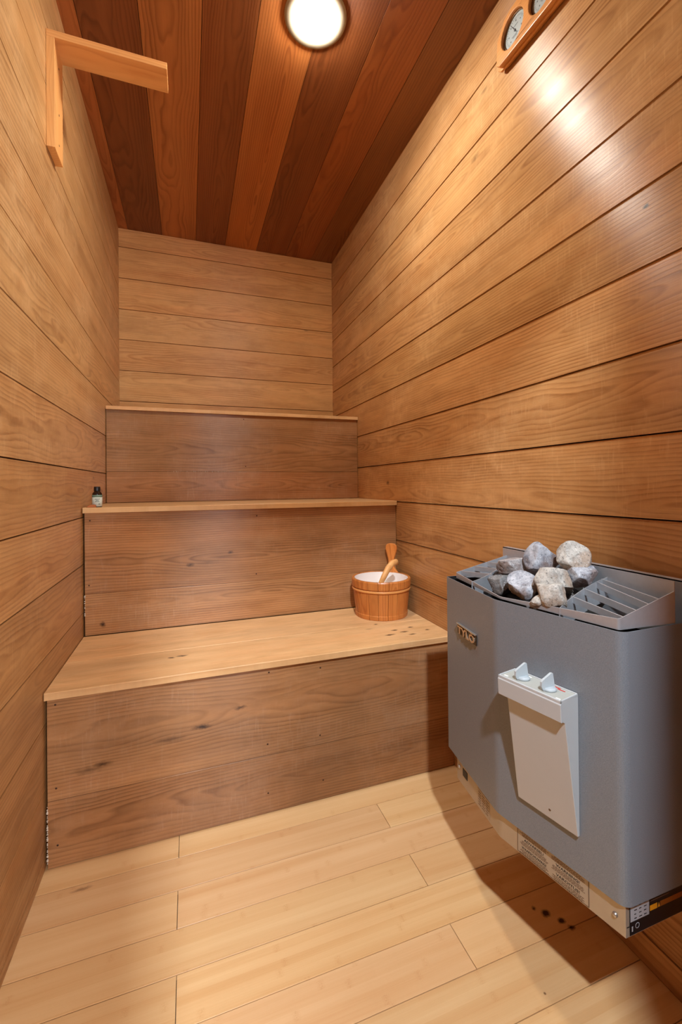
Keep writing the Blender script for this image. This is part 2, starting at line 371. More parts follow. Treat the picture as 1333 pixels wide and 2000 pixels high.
def gcfill(bm, U, V, N, bd=None, tint=(1, 1, 1)):
    """grain coordinates for a shaped wooden mesh"""
    gc = bm.verts.layers.float_vector.get('gc') or bm.verts.layers.float_vector.new('gc')
    bdl = bm.verts.layers.float_vector.get('bd') or bm.verts.layers.float_vector.new('bd')
    tl = bm.verts.layers.float_color.get('tint') or bm.verts.layers.float_color.new('tint')
    bd = bd or (random.random(), random.random(), random.random()); U, V, N = map(Vector, (U, V, N))
    for x in bm.verts:
        x[gc] = Vector((x.co.dot(U), x.co.dot(V), x.co.dot(N))); x[bdl] = Vector(bd); x[tl] = (*tint, 1)
def text_into(bm, s, size, M4, mi=0, extrude=0.0002, bold=0.0, width=None):
    cu = bpy.data.curves.new('lettering', 'FONT'); cu.body = s; cu.size = size; cu.extrude = extrude; cu.offset = bold
    cu.align_x = 'CENTER'; cu.align_y = 'CENTER'; cu.resolution_u = 2
    o = bpy.data.objects.new('lettering', cu); C.objects.link(o)
    dg = bpy.context.evaluated_depsgraph_get(); dg.update()
    me = bpy.data.meshes.new_from_object(o.evaluated_get(dg)); bpy.data.objects.remove(o); bpy.data.curves.remove(cu)
    sx = 1.0
    if width:
        xs = [v.co.x for v in me.vertices]; sx = width/(max(xs)-min(xs))
    me.transform(M4 @ Matrix.Diagonal((sx, 1, 1, 1)))
    nf = len(bm.faces); bm.from_mesh(me); bm.faces.ensure_lookup_table()
    for f in bm.faces[nf:]: f.material_index = mi
    bpy.data.meshes.remove(me)

def rnd_tint(s=0.12, h=0.04, base=(1, 1, 1)):
    g = 1+random.uniform(-s, s*0.4); return tuple(b*g*(1+random.uniform(-h, h)) for b in base)

# ---------------------------------------------------------------- the setting
def wall_boards(name, mat, O, U, V, N, u0, u1, seams, v_lo, v_hi, tints=None, crown=0.0006, th=0.014, gap=0.0017):
    B = new_bm(); ss = [v_lo]+[s for s in seams if v_lo < s < v_hi]+[v_hi]
    for i, (a, b) in enumerate(zip(ss[:-1], ss[1:])):
        t = tints[i] if tints and i < len(tints) and tints[i] else rnd_tint()
        board(B, O, U, V, N, u0, u1, a, b, th, t, gap=(gap if 0 < i < len(ss)-1 or True else 0), crown=crown)
    bm = B[0]
    Ov, Uv, Vv, Nv = map(Vector, (O, U, V, N))
    M4 = frame_mat(Ov, Uv, Vv, Nv)
    box(bm, (u0, v_lo, -th-0.05), (u1, v_hi, -th+0.001), 1, M4)
    return struct(finish(name, bm, [mat, M['gap']]))

right_seams = [.063, .232, .400, .568, .737, .907, 1.076, 1.245, 1.415, 1.573, 1.732, 1.895, 2.064, 2.228]
left_seams = [.030, .200, .370, .540, .709, .876, 1.044, 1.215, 1.385, 1.554, 1.725, 1.895, 2.065, 2.235]
back_seams = [.10, .27, .44, .61, .78, .95, 1.12, 1.285, 1.453, 1.621, 1.790, 1.956, 2.126, 2.296]
T = {}
rt_t = [(.80, .68, .58), (.82, .70, .60), (.84, .73, .64), (.78, .68, .60), (.80, .68, .56), (.84, .70, .58), (.92, .79, .67), (.88, .78, .68), (.96, .86, .76), (.92, .86, .76), (.98, .92, .86), (.94, .89, .84), (.95, .92, .90), (.93, .90, .89), (.88, .82, .80)]  # top boards darkened in colour to offset glare from the ceiling light
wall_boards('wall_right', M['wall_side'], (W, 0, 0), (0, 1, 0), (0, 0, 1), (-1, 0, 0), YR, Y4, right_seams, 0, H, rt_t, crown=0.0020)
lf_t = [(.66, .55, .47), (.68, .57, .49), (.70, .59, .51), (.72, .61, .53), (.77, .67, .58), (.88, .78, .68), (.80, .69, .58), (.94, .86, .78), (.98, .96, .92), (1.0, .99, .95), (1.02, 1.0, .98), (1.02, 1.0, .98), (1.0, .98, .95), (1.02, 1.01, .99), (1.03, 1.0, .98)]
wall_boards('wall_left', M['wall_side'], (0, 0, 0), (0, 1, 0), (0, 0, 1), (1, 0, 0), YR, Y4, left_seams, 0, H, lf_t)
bk_t = [None]*8+[(.90, .84, .76), (1.0, .96, .88), (.96, .88, .80), (.98, .92, .84), (1.0, .92, .82), (1.0, .88, .76), (.98, .84, .72)]
wall_boards('wall_back', M['wall_end'], (0, Y4, 0), (1, 0, 0), (0, 0, 1), (0, -1, 0), -0.064, W+0.064, back_seams, 0, H, bk_t)
# ceiling, boards run front to back
ceil_seams = [.047, .222, .402, .564, .746, .922, 1.086]
ce_t = [(.90, .76, .66), (.46, .36, .32), (.92, .84, .70), (.54, .42, .36), (1.0, .86, .66), (.50, .38, .32), (.66, .50, .38), (.52, .46, .38)]
wall_boards('ceiling', M['ceiling'], (0, 0, H), (0, 1, 0), (1, 0, 0), (0, 0, -1), YR-0.06, Y4+0.064, ceil_seams, -0.064, W+0.064, ce_t, crown=0.0, gap=0.0008)
# rear wall behind the camera with the doorway the hall light falls through
D0, D1, DH = 0.335, 0.69, 2.10
def rear():
    B = new_bm(); bm = B[0]
    for a, b in zip([0]+left_seams, left_seams+[H]):
        for x0, x1 in (((-0.064, D0), (D1, W+0.064)) if (a+b)/2 < DH else ((-0.064, W+0.064),)):
            board(B, (0, YR, 0), (1, 0, 0), (0, 0, 1), (0, 1, 0), x0, x1, a, b, 0.05, rnd_tint(base=(.7, .7, .7)), crown=0)
    return struct(finish('wall_rear', bm, M['ceiling']))
rear()
# floor planks, running side to side
def floor():
    B = new_bm(); rows = [0.0]; y = 0.030; ys = [0.05]
    edges = [0.052, -0.0745, -0.173, -0.2715, -0.368, -0.465, -0.562, -0.66, -0.757, -0.854, -0.951, -1.048, -1.145, -1.242, -1.339, YR-0.06]
    joints = [.3225, .893, .323, .900, .325, .898, .24, .80, .33, .9, .4, .9, .3, .8, .4]
    yb = Y4+0.06; extra = []
    for i, (b, a) in enumerate(zip(edges[:-1], edges[1:])):
        j = joints[i]
        for x0, x1 in ((-0.06, j), (j, W+0.06)):
            g = random.uniform(0.93, 1.03)
            board(B, (0, 0, 0), (1, 0, 0), (0, 1, 0), (0, 0, 1), x0, x1, a, b, 0.012, (g, g*random.uniform(.96, 1.0), g*random.uniform(.90, 1.0)), gap=0.0007, bev=0.0005, seg=1, endgap=0.0007)
    bm = B[0]
    box(bm, (-0.06, YR-0.06, -0.07), (W+0.06, Y4+0.06, -0.011), 1)
    return struct(finish('floor', bm, [M['floor'], M['gap']]))
floor()

# ---------------------------------------------------------------- benches
def bench(idx, y0, y1, zb, zt, seam, label, top_th=0.019, split=None, nailx=(), nailz=()):
    t = thing('sauna_bench', (W/2, y0, zb), label, 'bench', 'tiered sauna benches')
    B = new_bm(); x0, x1 = 0.0025, W-0.0015
    ya = y0-0.012; cuts = [ya]+([split] if split else [])+[y1-0.002]
    for a, b in zip(cuts[:-1], cuts[1:]):
        board(B, (0, 0, zt), (1, 0, 0), (0, 1, 0), (0, 0, 1), x0, x1, a, b, top_th, rnd_tint(0.05, 0.02), gap=0.0003, bev=0.0016, seg=2)
    finish('bench_top', B[0], M['seat'], t)
    zs = [zb+0.001, seam, zt-top_th]
    xr = x0+(0.0035 if idx < 2 else 0)
    for k, (a, b) in enumerate(zip(zs[:-1], zs[1:])):
        B = new_bm()
        tn = {(0, 0): (.92, .82, .74), (0, 1): (1.0, .93, .86), (1, 0): (1.08, 1.02, .94), (1, 1): (1.0, .92, .84), (2, 0): (1.05, .95, .88), (2, 1): (.92, .88, .82)}[(idx, k)]
        board(B, (0, y0, 0), (1, 0, 0), (0, 0, 1), (0, -1, 0), xr, x1, a, b, 0.018, tn, gap=0.0005, bev=0.0010, crown=0.0005)
        finish('riser_board', B[0], M['riser'], t)
    for x in nailx:
        for z in nailz:
            bm = bmesh.new(); lathe(bm, [(0, 0.0004), (0.0020, 0.0004), (0.0026, 0.0)], M4=frame_mat((x+random.uniform(-.006, .006), y0-0.0003, z+random.uniform(-.006, .006)), (1, 0, 0), (0, 0, 1), (0, -1, 0)), seg=10)
            finish('nail_head', bm, M['nail'], t)
    return t
b1 = bench(0, 0.0, Y2, 0.0, Z1, 0.173, 'lowest and deepest sauna bench, pale wooden seat with the bucket standing on it', split=0.19, nailx=(.03, .575, .74), nailz=(.415, .205, .06))
b2 = bench(1, Y2, Y3, Z1, Z2, 0.604, 'middle wooden sauna bench tier carrying the little dark bottle', nailx=(.02, .61), nailz=(.865, .635))
b3 = bench(2, Y3, Y4, Z2, Z3, 1.053, 'highest wooden sauna bench tier, against the back wall', top_th=0.016, nailx=(.62,), nailz=(1.32, 1.075))
# crumbling white filler in the gap at the left ends and along the top tier's seam
def filler(par, pts, s, n, nrm='y'):
    bm = bmesh.new()
    for (a, b) in pts:
        for i in range(n):
            t = (i+random.random()*0.7)/n; p = Vector(a).lerp(Vector(b), t); r = s*random.uniform(.5, 1.2)
            m = Matrix.Translation(p) @ Matrix.Diagonal((r*random.uniform(.7, 1.2), r*0.5, r*random.uniform(.6, 2.0), 1))
            bmesh.ops.create_icosphere(bm, subdivisions=1, radius=1.0, matrix=m)
    o = finish('filler_crumbs', bm, M['filler'], par); o['label'] = 'crumbling white filler'; o['kind'] = 'stuff'
filler(b1, [((0.0055, -0.0005, 0.015), (0.0055, -0.0005, 0.165))], 0.0022, 26)
filler(b2, [((0.0055, Y2-0.0005, 0.53), (0.0055, Y2-0.0005, 0.60))], 0.0022, 10)
filler(b3, [((0.26, Y3-0.0003, 1.053), (0.55, Y3-0.0003, 1.053))], 0.0016, 26)

# ---------------------------------------------------------------- sauna heater
heater = thing('sauna_heater', (1.10, -0.56, 0.25), 'grey electric sauna heater hung on the right wall, heaped with stones', 'heater')
P0, P1, P2 = Vector((.988, -.327)), Vector((.9535, -.559)), Vector((1.0085, -.800))
XB = 1.185
def rounded(pts, rad, n=6):
    out = []
    for i, p in enumerate(pts):
        if i in (0, len(pts)-1) or rad[i] == 0: out.append(p.copy()); continue
        a = (pts[i-1]-p).normalized(); b = (pts[i+1]-p).normalized(); ang = a.angle(b); d = rad[i]/math.tan(ang/2)
        s, e = p+a*d, p+b*d
        for k in range(n+1):
            t = k/n; out.append(s*(1-t)**2+p*2*t*(1-t)+e*t*t)
    return out
def sheet(bm, pts, z0, z1, th, mi=0, inner_mi=None, zoff=None):
    """bent sheet metal following pts, thickness inwards (to the right of travel)"""
    n = len(pts); nr = []
    for i in range(n):
        t = (pts[min(i+1, n-1)]-pts[max(i-1, 0)]).normalized(); nr.append(Vector((-t.y, t.x)))
    o = [pts[i] for i in range(n)]; q = [pts[i]+nr[i]*th for i in range(n)]
    f0 = zoff or (lambda p: 0.0)
    V4 = []
    for i in range(n):
        V4.append([bm.verts.new((o[i].x, o[i].y, z0)), bm.verts.new((o[i].x, o[i].y, z1+f0(o[i]))), bm.verts.new((q[i].x, q[i].y, z1+f0(q[i]))), bm.verts.new((q[i].x, q[i].y, z0))])
    for i in range(n-1):
        for k in range(4):
            f = bm.faces.new((V4[i][k], V4[i+1][k], V4[i+1][(k+1) % 4], V4[i][(k+1) % 4]))
            f.material_index = inner_mi if (k == 2 and inner_mi is not None) else mi
            f.smooth = False
    setf(bm.faces.new(V4[0]), mi); setf(bm.faces.new(V4[-1][::-1]), mi)
outline = rounded([Vector((XB, P0.y)), P0, P1, P2, Vector((XB, P2.y))], [0, .004, .05, .020, 0], 8)
bm = bmesh.new(); sheet(bm, outline, 0.30, 0.740, 0.0016, 0, 1)
housing = finish('housing', bm, [M['housing'], M['dark_in']], heater)
# inner floor and back plate of the housing
bm = bmesh.new()
inner = [p.copy() for p in rounded([Vector((XB-.01, P0.y-.004)), P0+Vector((.004, -.004)), P1+Vector((.004, 0)), P2+Vector((.004, .004)), Vector((XB-.01, P2.y+.004))], [0, .004, .05, .02, 0])]
prism(bm, [(p.x, p.y) for p in inner], 0.60, 0.61, 0)
box(bm, (XB-.012, P2.y+.003, .30), (XB, P0.y-.003, .78), 0)
finish('inner_casing', bm, M['dark_in'], heater)
# skirt of bare metal under the housing
sk = rounded([Vector((XB, -.372)), Vector((.9845, -.372)), P1+Vector((.0075, 0)), P2+Vector((.006, .006)), Vector((XB, P2.y+.006))], [0, .001, .04, .001, 0])
bm = bmesh.new(); sheet(bm, sk, 0.247, 0.306, 0.0014, 0)
prism(bm, [(p.x+.002, p.y) for p in sk], 0.262, 0.264, 0)
skirt = finish('base_skirt', bm, M['skirt'], heater)
skirt['label'] = 'bare satin metal skirt'
def face_frame(A, B, out=0.0):
    """frame on a vertical face: x along A->B, y up, z outwards (towards the room)"""
    e = (B-A).normalized(); n = Vector((e.y, -e.x))
    if n.x > 0: n = -n
    o = Vector((A.x+n.x*out, A.y+n.y*out, 0))
    return frame_mat(o, (e.x, e.y, 0), (0, 0, 1), (n.x, n.y, 0))
SP1, SP2 = P1+Vector((.0075, 0)), P2+Vector((.006, .006))
Fs = face_frame(SP1, SP2); Ls = (SP2-SP1).length
# dark vent slot and screw at the far end of the skirt
Fs0 = face_frame(Vector((.9845, -.372)), SP1)
bm = bmesh.new(); box(bm, (.030, .272, .0002), (.052, .290, .0008), 0, Fs0); finish('vent_slot', bm, M['black'], skirt)
bm = bmesh.new(); box(bm, (.100, .252, .0002), (.150, .290, .0005), 0, Fs0)
for j in range(6):
    for q in range(3): box(bm, (.104+q*.015, .256+j*.0055, .0005), (.104+q*.015+random.uniform(.009, .013), .2575+j*.0055, .0007), 1, Fs0)
finish('small_print_label', bm, [M['label_bg'], M['brown_print']], skirt)
for (Fx, x, z) in ((Fs, Ls-.016, .2745), (Fs0, .012, .284)):
    bm = bmesh.new(); lathe(bm, [(0, .0036), (.0022, .0034), (.0036, .0022), (.0042, .0)], M4=Fx @ Matrix.Translation((x, z-.002, .0002)), seg=16)
    finish('screw', bm, M['steel'], skirt)
# printed warning label
bm = bmesh.new(); x0, x1, z0, z1 = .042, .183, .249, .3055
box(bm, (x0, z0, .0002), (x1, z1, .0005), 0, Fs)
for a in ((x0, z0, x0+.0012, z1), (x1-.0012, z0, x1, z1), (x0, z0, x1, z0+.0010)): box(bm, (a[0], a[1], .0005), (a[2], a[3], .0007), 1, Fs)
cols = [(x0+.036, ['VARNING!', 'ADVARSEL!', 'WAARSCHUWING!'], .052), (x1-.038, ['WARNUNG!', 'WARNING!', 'VAROITUS!'], .044)]
for cxx, words, wd in cols:
    for i, wtxt in enumerate(words):
        zc = .2965-i*.0172
        text_into(bm, wtxt, .0068, Fs @ Matrix.Translation((cxx, zc, .0006)), 2, .0001, .00012, width=wd if len(wtxt) > 9 else wd*.80 if cxx < .1 else wd)
        for j in range(4 if i < 2 else 4):
            zz = zc-.0050-j*.0022; wl = random.uniform(.024, .031); xx = cxx-wl
            while xx < cxx+wl:
                l = random.uniform(.002, .006); box(bm, (xx, zz, .0005), (min(xx+l, cxx+wl), zz+.0010, .0007), 1, Fs); xx += l+.0009
wl_ = finish('warning_label', bm, [M['label_bg'], M['brown_print'], M['black_print']], skirt, recalc=False)
wl_['label'] = 'printed warning label in six languages'
# rating label on the near end of the skirt
Fn = frame_mat((SP2.x, SP2.y, 0), (1, 0, 0), (0, 0, 1), (0, -1, 0))
bm = bmesh.new(); box(bm, (.008, .2485, .0002), (XB-SP2.x, .305, .0006), 0, Fn)
box(bm, (.0095, .270, .0006), (.052, .2995, .0008), 1, Fn)
for r in range(4):
    for c_ in range(3): box(bm, (.018+c_*.011, .273+r*.0065, .0008), (.022+c_*.011+random.uniform(0, .003), .2745+r*.0065, .0009), 0, Fn)
box(bm, (.054, .274, .0006), (.071, .2825, .0008), 2, Fn); box(bm, (.078, .274, .0006), (XB-SP2.x-.006, .2825, .0008), 4, Fn)
prism(bm, [(.0725, .2745), (.0775, .2745), (.075, .282)], .0006, .0008, 2, Fn)
for r in range(3): box(bm, (.056, .289+r*.004, .0006), (.10+r*.01, .2903+r*.004, .0007), 3, Fn)
lathe(bm, [(.0036, .0006), (.0036, .0008), (.0046, .0008), (.0046, .0006)], M4=Fn @ Matrix.Translation((.025, .2605, 0)), seg=20, mi=1, closed=True)
box(bm, (.0125, .254, .0006), (.0150, .262, .0008), 1, Fn)
rl = finish('rating_label', bm, [M['black'], M['silver'], M['yellow'], M['brown_print'], plain('amber_strip', (150, 84, 20), .5)], skirt)
rl['label'] = 'black rating label with silver table and yellow strip'

# name badge on the far half of the front
F0 = face_frame(P0, P1)
bm = bmesh.new(); bx0, bx1, bz0, bz1 = .068, .160, .617, .641
box(bm, (bx0, bz0, .0006), (bx1, bz1, .0030), 0, F0); box(bm, (bx0, bz1-.001, .0006), (bx1, bz1+.0012, .0062), 1, F0)
badge = finish('name_badge', bm, [M['brass'], M['badge_edge']], heater)
bm = bmesh.new(); text_into(bm, 'TYLÖ', .025, F0 @ Matrix.Translation(((bx0+bx1)/2, bz0+.0095, .0040)), 0, .0012, .0008, width=.084)
finish('lettering', bm, M['badge_letter'], badge, recalc=False)

# control box on the near half of the front
F1 = face_frame(P1, P2); 
ctl_mats = [M['plastic'], M['dial_plate']]
s0, s1, zt_, zl, zb_ = .052, .174, .613, .578, .368
prof = [(0.0005, zt_), (.052, zt_-.002), (.0535, zt_-.005), (.052, zl), (.046, zl-.0005), (.041, zl-.004), (.006, zb_), (0.0005, zb_)]
bm = bmesh.new()
sa, sb = s0-.004, s1
def side_x(side, d, z):                       # the lip is wider than the tapering body below it
    if side == 0: return sa if z > zl-.001 else sa+.012-(zl-z)*.02
    return sb
L_ = [bm.verts.new(F1 @ Vector((side_x(0, d, z), z, d))) for d, z in prof]
R_ = [bm.verts.new(F1 @ Vector((side_x(1, d, z), z, d))) for d, z in prof]
n = len(prof)
for i in range(n): bm.faces.new((L_[i], L_[(i+1) % n], R_[(i+1) % n], R_[i]))
bm.faces.new(L_[::-1]); bm.faces.new(R_)
# raised rim round the top
for a in ((sa, .001, sb, .0035), (sa, .0485, sb, .0525), (sa, .001, sa+.0025, .0525), (sb-.0025, .001, sb, .0525)):
    box(bm, (a[0], zt_-.003, a[1]), (a[2], zt_+.0022, a[3]), 0, F1)
ctl = finish('control_box', bm, M['plastic'], heater)
ctl['label'] = 'pale grey plastic control box with two knobs'
bmod = ctl.modifiers.new('bevel', 'BEVEL'); bmod.width = .0009; bmod.segments = 2; bmod.limit_method = 'ANGLE'
Ft = F1 @ Matrix(((1, 0, 0, 0), (0, 0, 1, 0), (0, -1, 0, 0), (0, 0, 0, 1)))   # on the top: x along, y towards the room -> negative, z up
Ft = F1 @ frame_mat((0, zt_, 0), (1, 0, 0), (0, 0, 1), (0, 1, 0))             # x along face, y outwards, z up
bm = bmesh.new(); box(bm, (sa+.0026, .0036, -.0012), (sb-.0026, .0484, .0004), 0, Ft)
for (x, y, w_, h_, m_) in ((.058, .041, .008, .004, 1), (.086, .009, .008, .004, 1), (.078, .007, .006, .002, 1), (.164, .044, .008, .003, 1), (.135, .007, .022, .003, 2), (.150, .011, .014, .003, 2), (.126, .020, .003, .003, 2), (.116, .010, .004, .003, 1)):
    box(bm, (x-w_/2, y-h_/2, .0004), (x+w_/2, y+h_/2, .0007), m_, Ft)
finish('dial_plate', bm, [M['dial_plate'], M['white_mark'], M['red_mark']], ctl)
for kx in (.0835, .136):
    bm = bmesh.new(); Mk = Ft @ Matrix.Translation((kx, .026, .0004)) @ Matrix.Rotation(math.radians(12), 4, 'Z')
    lathe(bm, [(0, 0), (.0125, 0), (.0125, .003), (.0105, .0055), (0, .0055)], M4=Mk, seg=28)
    prism(bm, [(-.0145, .001), (-.0185, .008), (-.0180, .0165), (-.015, .0195), (.004, .0290), (.0075, .0285), (.009, .020), (.0115, .004)], -.0021, .0021, 0,
          Mk @ frame_mat((0, 0, 0), (0, 1, 0), (0, 0, 1), (1, 0, 0)) @ Matrix.Diagonal((-1, 1, 1, 1)))
    o = finish('control_knob', bm, M['knob'], ctl)
bm = bmesh.new(); lathe(bm, [(0, .0010), (.0022, .0008), (.0026, 0)], M4=F1 @ Matrix.Translation(((sa+.03+sb)/2-.002, zb_+.018, .0085)), seg=12)
finish('screw', bm, M['brown_print'], ctl)

# grille: sloping frame, bars, curved basket sides, raised back plate
def gz(x): return 0.755+0.30*(x-1.0)
G = [Vector((1.1335, -.383)), Vector((1.000, -.352)), Vector((.966, -.560)), Vector((1.013, -.790)), Vector((1.1335, -.797))]
Gp = rounded(G, [0, .003, .05, .006, 0])
bm = bmesh.new()
sheet(bm, Gp, 0.741, 0.755-0.30, .0014, 0, None, zoff=lambda p: 0.30*p.x)
grille = finish('grille', bm, M['grille'], heater)
grille['label'] = 'zinc grey slatted top grille'
def strip(bm, pts, h, th=.0014, mi=0, ztop=gz, dz=0.0):
    n = len(pts); V4 = []
    for i in range(n):
        t = (pts[min(i+1, n-1)]-pts[max(i-1, 0)]).normalized(); nn = Vector((-t.y, t.x))*th/2
        a, b = pts[i]-nn, pts[i]+nn
        V4.append([bm.verts.new((a.x, a.y, ztop(a.x)+dz-h)), bm.verts.new((a.x, a.y, ztop(a.x)+dz)), bm.verts.new((b.x, b.y, ztop(b.x)+dz)), bm.verts.new((b.x, b.y, ztop(b.x)+dz-h))])
    for i in range(n-1):
        for k in range(4): setf(bm.faces.new((V4[i][k], V4[i+1][k], V4[i+1][(k+1) % 4], V4[i][(k+1) % 4])), mi)
    setf(bm.faces.new(V4[0]), mi); setf(bm.faces.new(V4[-1][::-1]), mi)
def arc(a, b, c, n=12):
    a, b, c = map(Vector, (a, b, c)); return [a*(1-t)**2+b*2*t*(1-t)+c*t*t for t in [i/n for i in range(n+1)]]
near_arc = arc((.992, -.690), (1.075, -.662), (1.132, -.672)); far_arc = arc((.9835, -.440), (1.045, -.455), (1.120, -.405))
for a_, nm in ((near_arc, 'basket_side'), (far_arc, 'basket_side')):
    bm = bmesh.new(); strip(bm, a_, .045, .0016); finish(nm, bm, M['grille'], grille)
for a, b in (((1.039, -.672), (1.0225, -.790)), ((1.075, -.667), (1.050, -.792)), ((1.108, -.667), (1.077, -.793)), ((1.122, -.668), (1.099, -.795)),
             ((1.012, -.354), (1.036, -.447)), ((1.048, -.363), (1.066, -.440)), ((1.082, -.371), (1.090, -.424))):
    bm = bmesh.new(); strip(bm, [Vector(a), Vector(b)], .012, .0016); finish('grille_bar', bm, M['grille'], grille)
bm = bmesh.new(); box(bm, (1.1330, -.797, .72), (1.1345, -.383, .812), 0)
finish('back_plate', bm, M['grille'], grille)
bm = bmesh.new(); box(bm, (1.168, -.800, .70), (1.170, -.327, .8075), 0); box(bm, (1.168, -.800, .8055), (1.186, -.327, .8075), 0)
box(bm, (1.170, -.76, .42), (W-.0005, -.72, .76), 1); box(bm, (1.170, -.42, .42), (W-.0005, -.38, .76), 1)
finish('wall_flange', bm, [M['grille'], M['dark_in']], heater)

# ---------------------------------------------------------------- stones
def stone(c, size, mat, seed, label, rot=0.0, cuts=11):
    rs = random.Random(seed); bm = bmesh.new(); bmesh.ops.create_icosphere(bm, subdivisions=5, radius=1.0)
    planes = []
    for i in range(cuts):
        z = rs.uniform(-1, 1); a = rs.uniform(0, 2*math.pi); r = math.sqrt(1-z*z)
        planes.append((Vector((r*math.cos(a), r*math.sin(a), z)), rs.uniform(.52, .80)))
    off = Vector((seed*3.1, seed*1.7, 0))
    R_ = Matrix.Rotation(rot, 3, 'Y') @ Matrix.Rotation(rs.uniform(-.4, .4), 3, 'Z')
    for v in bm.verts:
        p = v.co.copy()
        for n_, d_ in planes:
            k = p.dot(n_)-d_
            if k > 0: p -= n_*k*0.96
        p *= 1+0.10*noise.noise(p*1.4+off)+0.035*noise.noise(p*4.5+off)+0.012*noise.noise(p*12+off)
        p = Vector((p.x*size[0], p.y*size[1], p.z*size[2])); v.co = R_ @ p
    for v in bm.verts: v.co *= 1.1
    o = finish('heater_stone', bm, mat, None, smooth=True); o.location = c
    return tag(o, label, 'stone', 'stones heaped in the heater')
sg, sb_, ss_, sd = M['stone_grey'], M['stone_brown'], M['stone_speckled'], M['stone_dark']
stone((1.085, -.556, .812), (.038, .034, .038), sg, 3, 'topmost blue-grey heater stone with a white flank, left of the peak pair', rot=-.5)
stone((1.095, -.623, .822), (.033, .031, .036), ss_, 11, 'pale squarish heater stone with brown underside, right of the peak pair', rot=.5)
stone((1.068, -.497, .786), (.046, .040, .027), sb_, 23, 'brownish flat heater stone at the far left rear of the heap', rot=.1)
stone((1.020, -.505, .757), (.030, .030, .030), sd, 31, 'dark speckled round heater stone at the far left front of the heap')
stone((1.014, -.573, .763), (.034, .036, .032), sg, 47, 'white-grey heater stone with a dark brown left side, front left of the heap')
stone((1.046, -.622, .785), (.042, .038, .034), ss_, 53, 'large pale speckled heater stone in the middle of the heap')
stone((1.012, -.656, .768), (.027, .031, .034), ss_, 67, 'beige speckled heater stone at the front beside the slats', rot=.2)
stone((1.092, -.648, .792), (.031, .024, .026), sg, 71, 'smooth grey heater stone leaning on the slats at the right rear', rot=-.5)
stone((.996, -.640, .754), (.018, .017, .013), ss_, 83, 'small pale heater stone chip wedged at the front rim')
hid = [((1.06, -.56, .745), .036), ((1.085, -.61, .755), .030), ((1.085, -.51, .760), .028), ((1.03, -.615, .735), .030), ((1.098, -.575, .770), .024), ((1.05, -.60, .775), .020)]
for i, (c, r) in enumerate(hid):
    stone(c, (r, r, r*.8), sd, 101+i*7, ['dark heater stone buried under the middle of the heap', 'dark heater stone beneath the pale squarish peak stone', 'dark heater stone at the back, under the brownish flat stone',
          'dark heater stone in the gap behind the front rim chip', 'dark heater stone wedged against the back plate between the peaks', 'small dark heater stone in the gap right below the blue-grey peak stone'][i])

# ---------------------------------------------------------------- bucket and ladle
BC = Vector((1.092, .3145)); RB, RT, ZB, ZR = .105, .1195, Z1+.0005, Z1+.150
bucket = thing('sauna_bucket', (BC.x, BC.y, Z1), 'round honey-brown wooden stave bucket with white liner on the lowest bench', 'bucket')
B = new_bm(); bm, gc, bdl, tl = B; NS = 18
for s in range(NS):
    bdv = Vector((random.random(), random.random(), random.random())); g = random.uniform(.86, 1.08); sub = 4
    a0, a1 = 2*math.pi*s/NS+.006, 2*math.pi*(s+1)/NS-.006
    zs = [(ZB, RB), (ZB+.004, RB+.001), (ZB+.016, RB+.002), (ZB+.018, RB-.001), (ZB+.070, RB+.006), (ZR-.034, RT-.006), (ZR-.030, RT-.001), (ZR-.004, RT), (ZR, RT-.002), (ZR, RT-.011), (ZR-.006, RT-.012), (ZB, RB-.012)]
    g_ = []
    for z, r in zs:
        row = []
        for q in range(sub+1):
            a = a0+(a1-a0)*q/sub
            v = bm.verts.new((BC.x+r*math.cos(a), BC.y+r*math.sin(a), z)); v[gc] = Vector((z, (a-(a0+a1)/2)*.12, r*.1)); v[bdl] = bdv; v[tl] = (g, g*.97, g*.94, 1); row.append(v)
        g_.append(row)
    m_ = len(zs)
    for i in range(m_):
        for q in range(sub): bm.faces.new((g_[i][q], g_[i][q+1], g_[(i+1) % m_][q+1], g_[(i+1) % m_][q])).smooth = False
    bm.faces.new([r[0] for r in g_]); bm.faces.new([r[-1] for r in g_][::-1])
finish('staves', bm, M['bucket'], bucket)
def ring(par, z, r, hh, dep, mat, nm):
    bm = bmesh.new(); lathe(bm, [(r, z-hh), (r+dep*.8, z-hh*.7), (r+dep, z), (r+dep*.8, z+hh*.7), (r, z+hh)], c=(BC.x, BC.y, 0), seg=64, closed=True)
    gc = bm.verts.layers.float_vector.new('gc'); bdl = bm.verts.layers.float_vector.new('bd'); tl = bm.verts.layers.float_color.new('tint')
    for v in bm.verts: a = math.atan2(v.co.y-BC.y, v.co.x-BC.x); v[gc] = Vector((a*.12, v.co.z, 0)); v[bdl] = Vector((.3, .6, .2)); v[tl] = (1, 1, 1, 1)
    return finish(nm, bm, mat, par)
ring(bucket, ZR-.040, RT-.009, .006, .0085, M['hoop'], 'hoop'); 
bm = bmesh.new(); lathe(bm, [(0, ZB+.012), (RB-.016, ZB+.012), (RT-.014, ZR-.003), (RT-.010, ZR-.001), (RT-.0115, ZR-.006), (RB-.013, ZB+.008), (0, ZB+.008)], c=(BC.x, BC.y, 0), seg=56)
ln = finish('liner', bm, M['liner'], bucket); ln['label'] = 'white plastic liner'
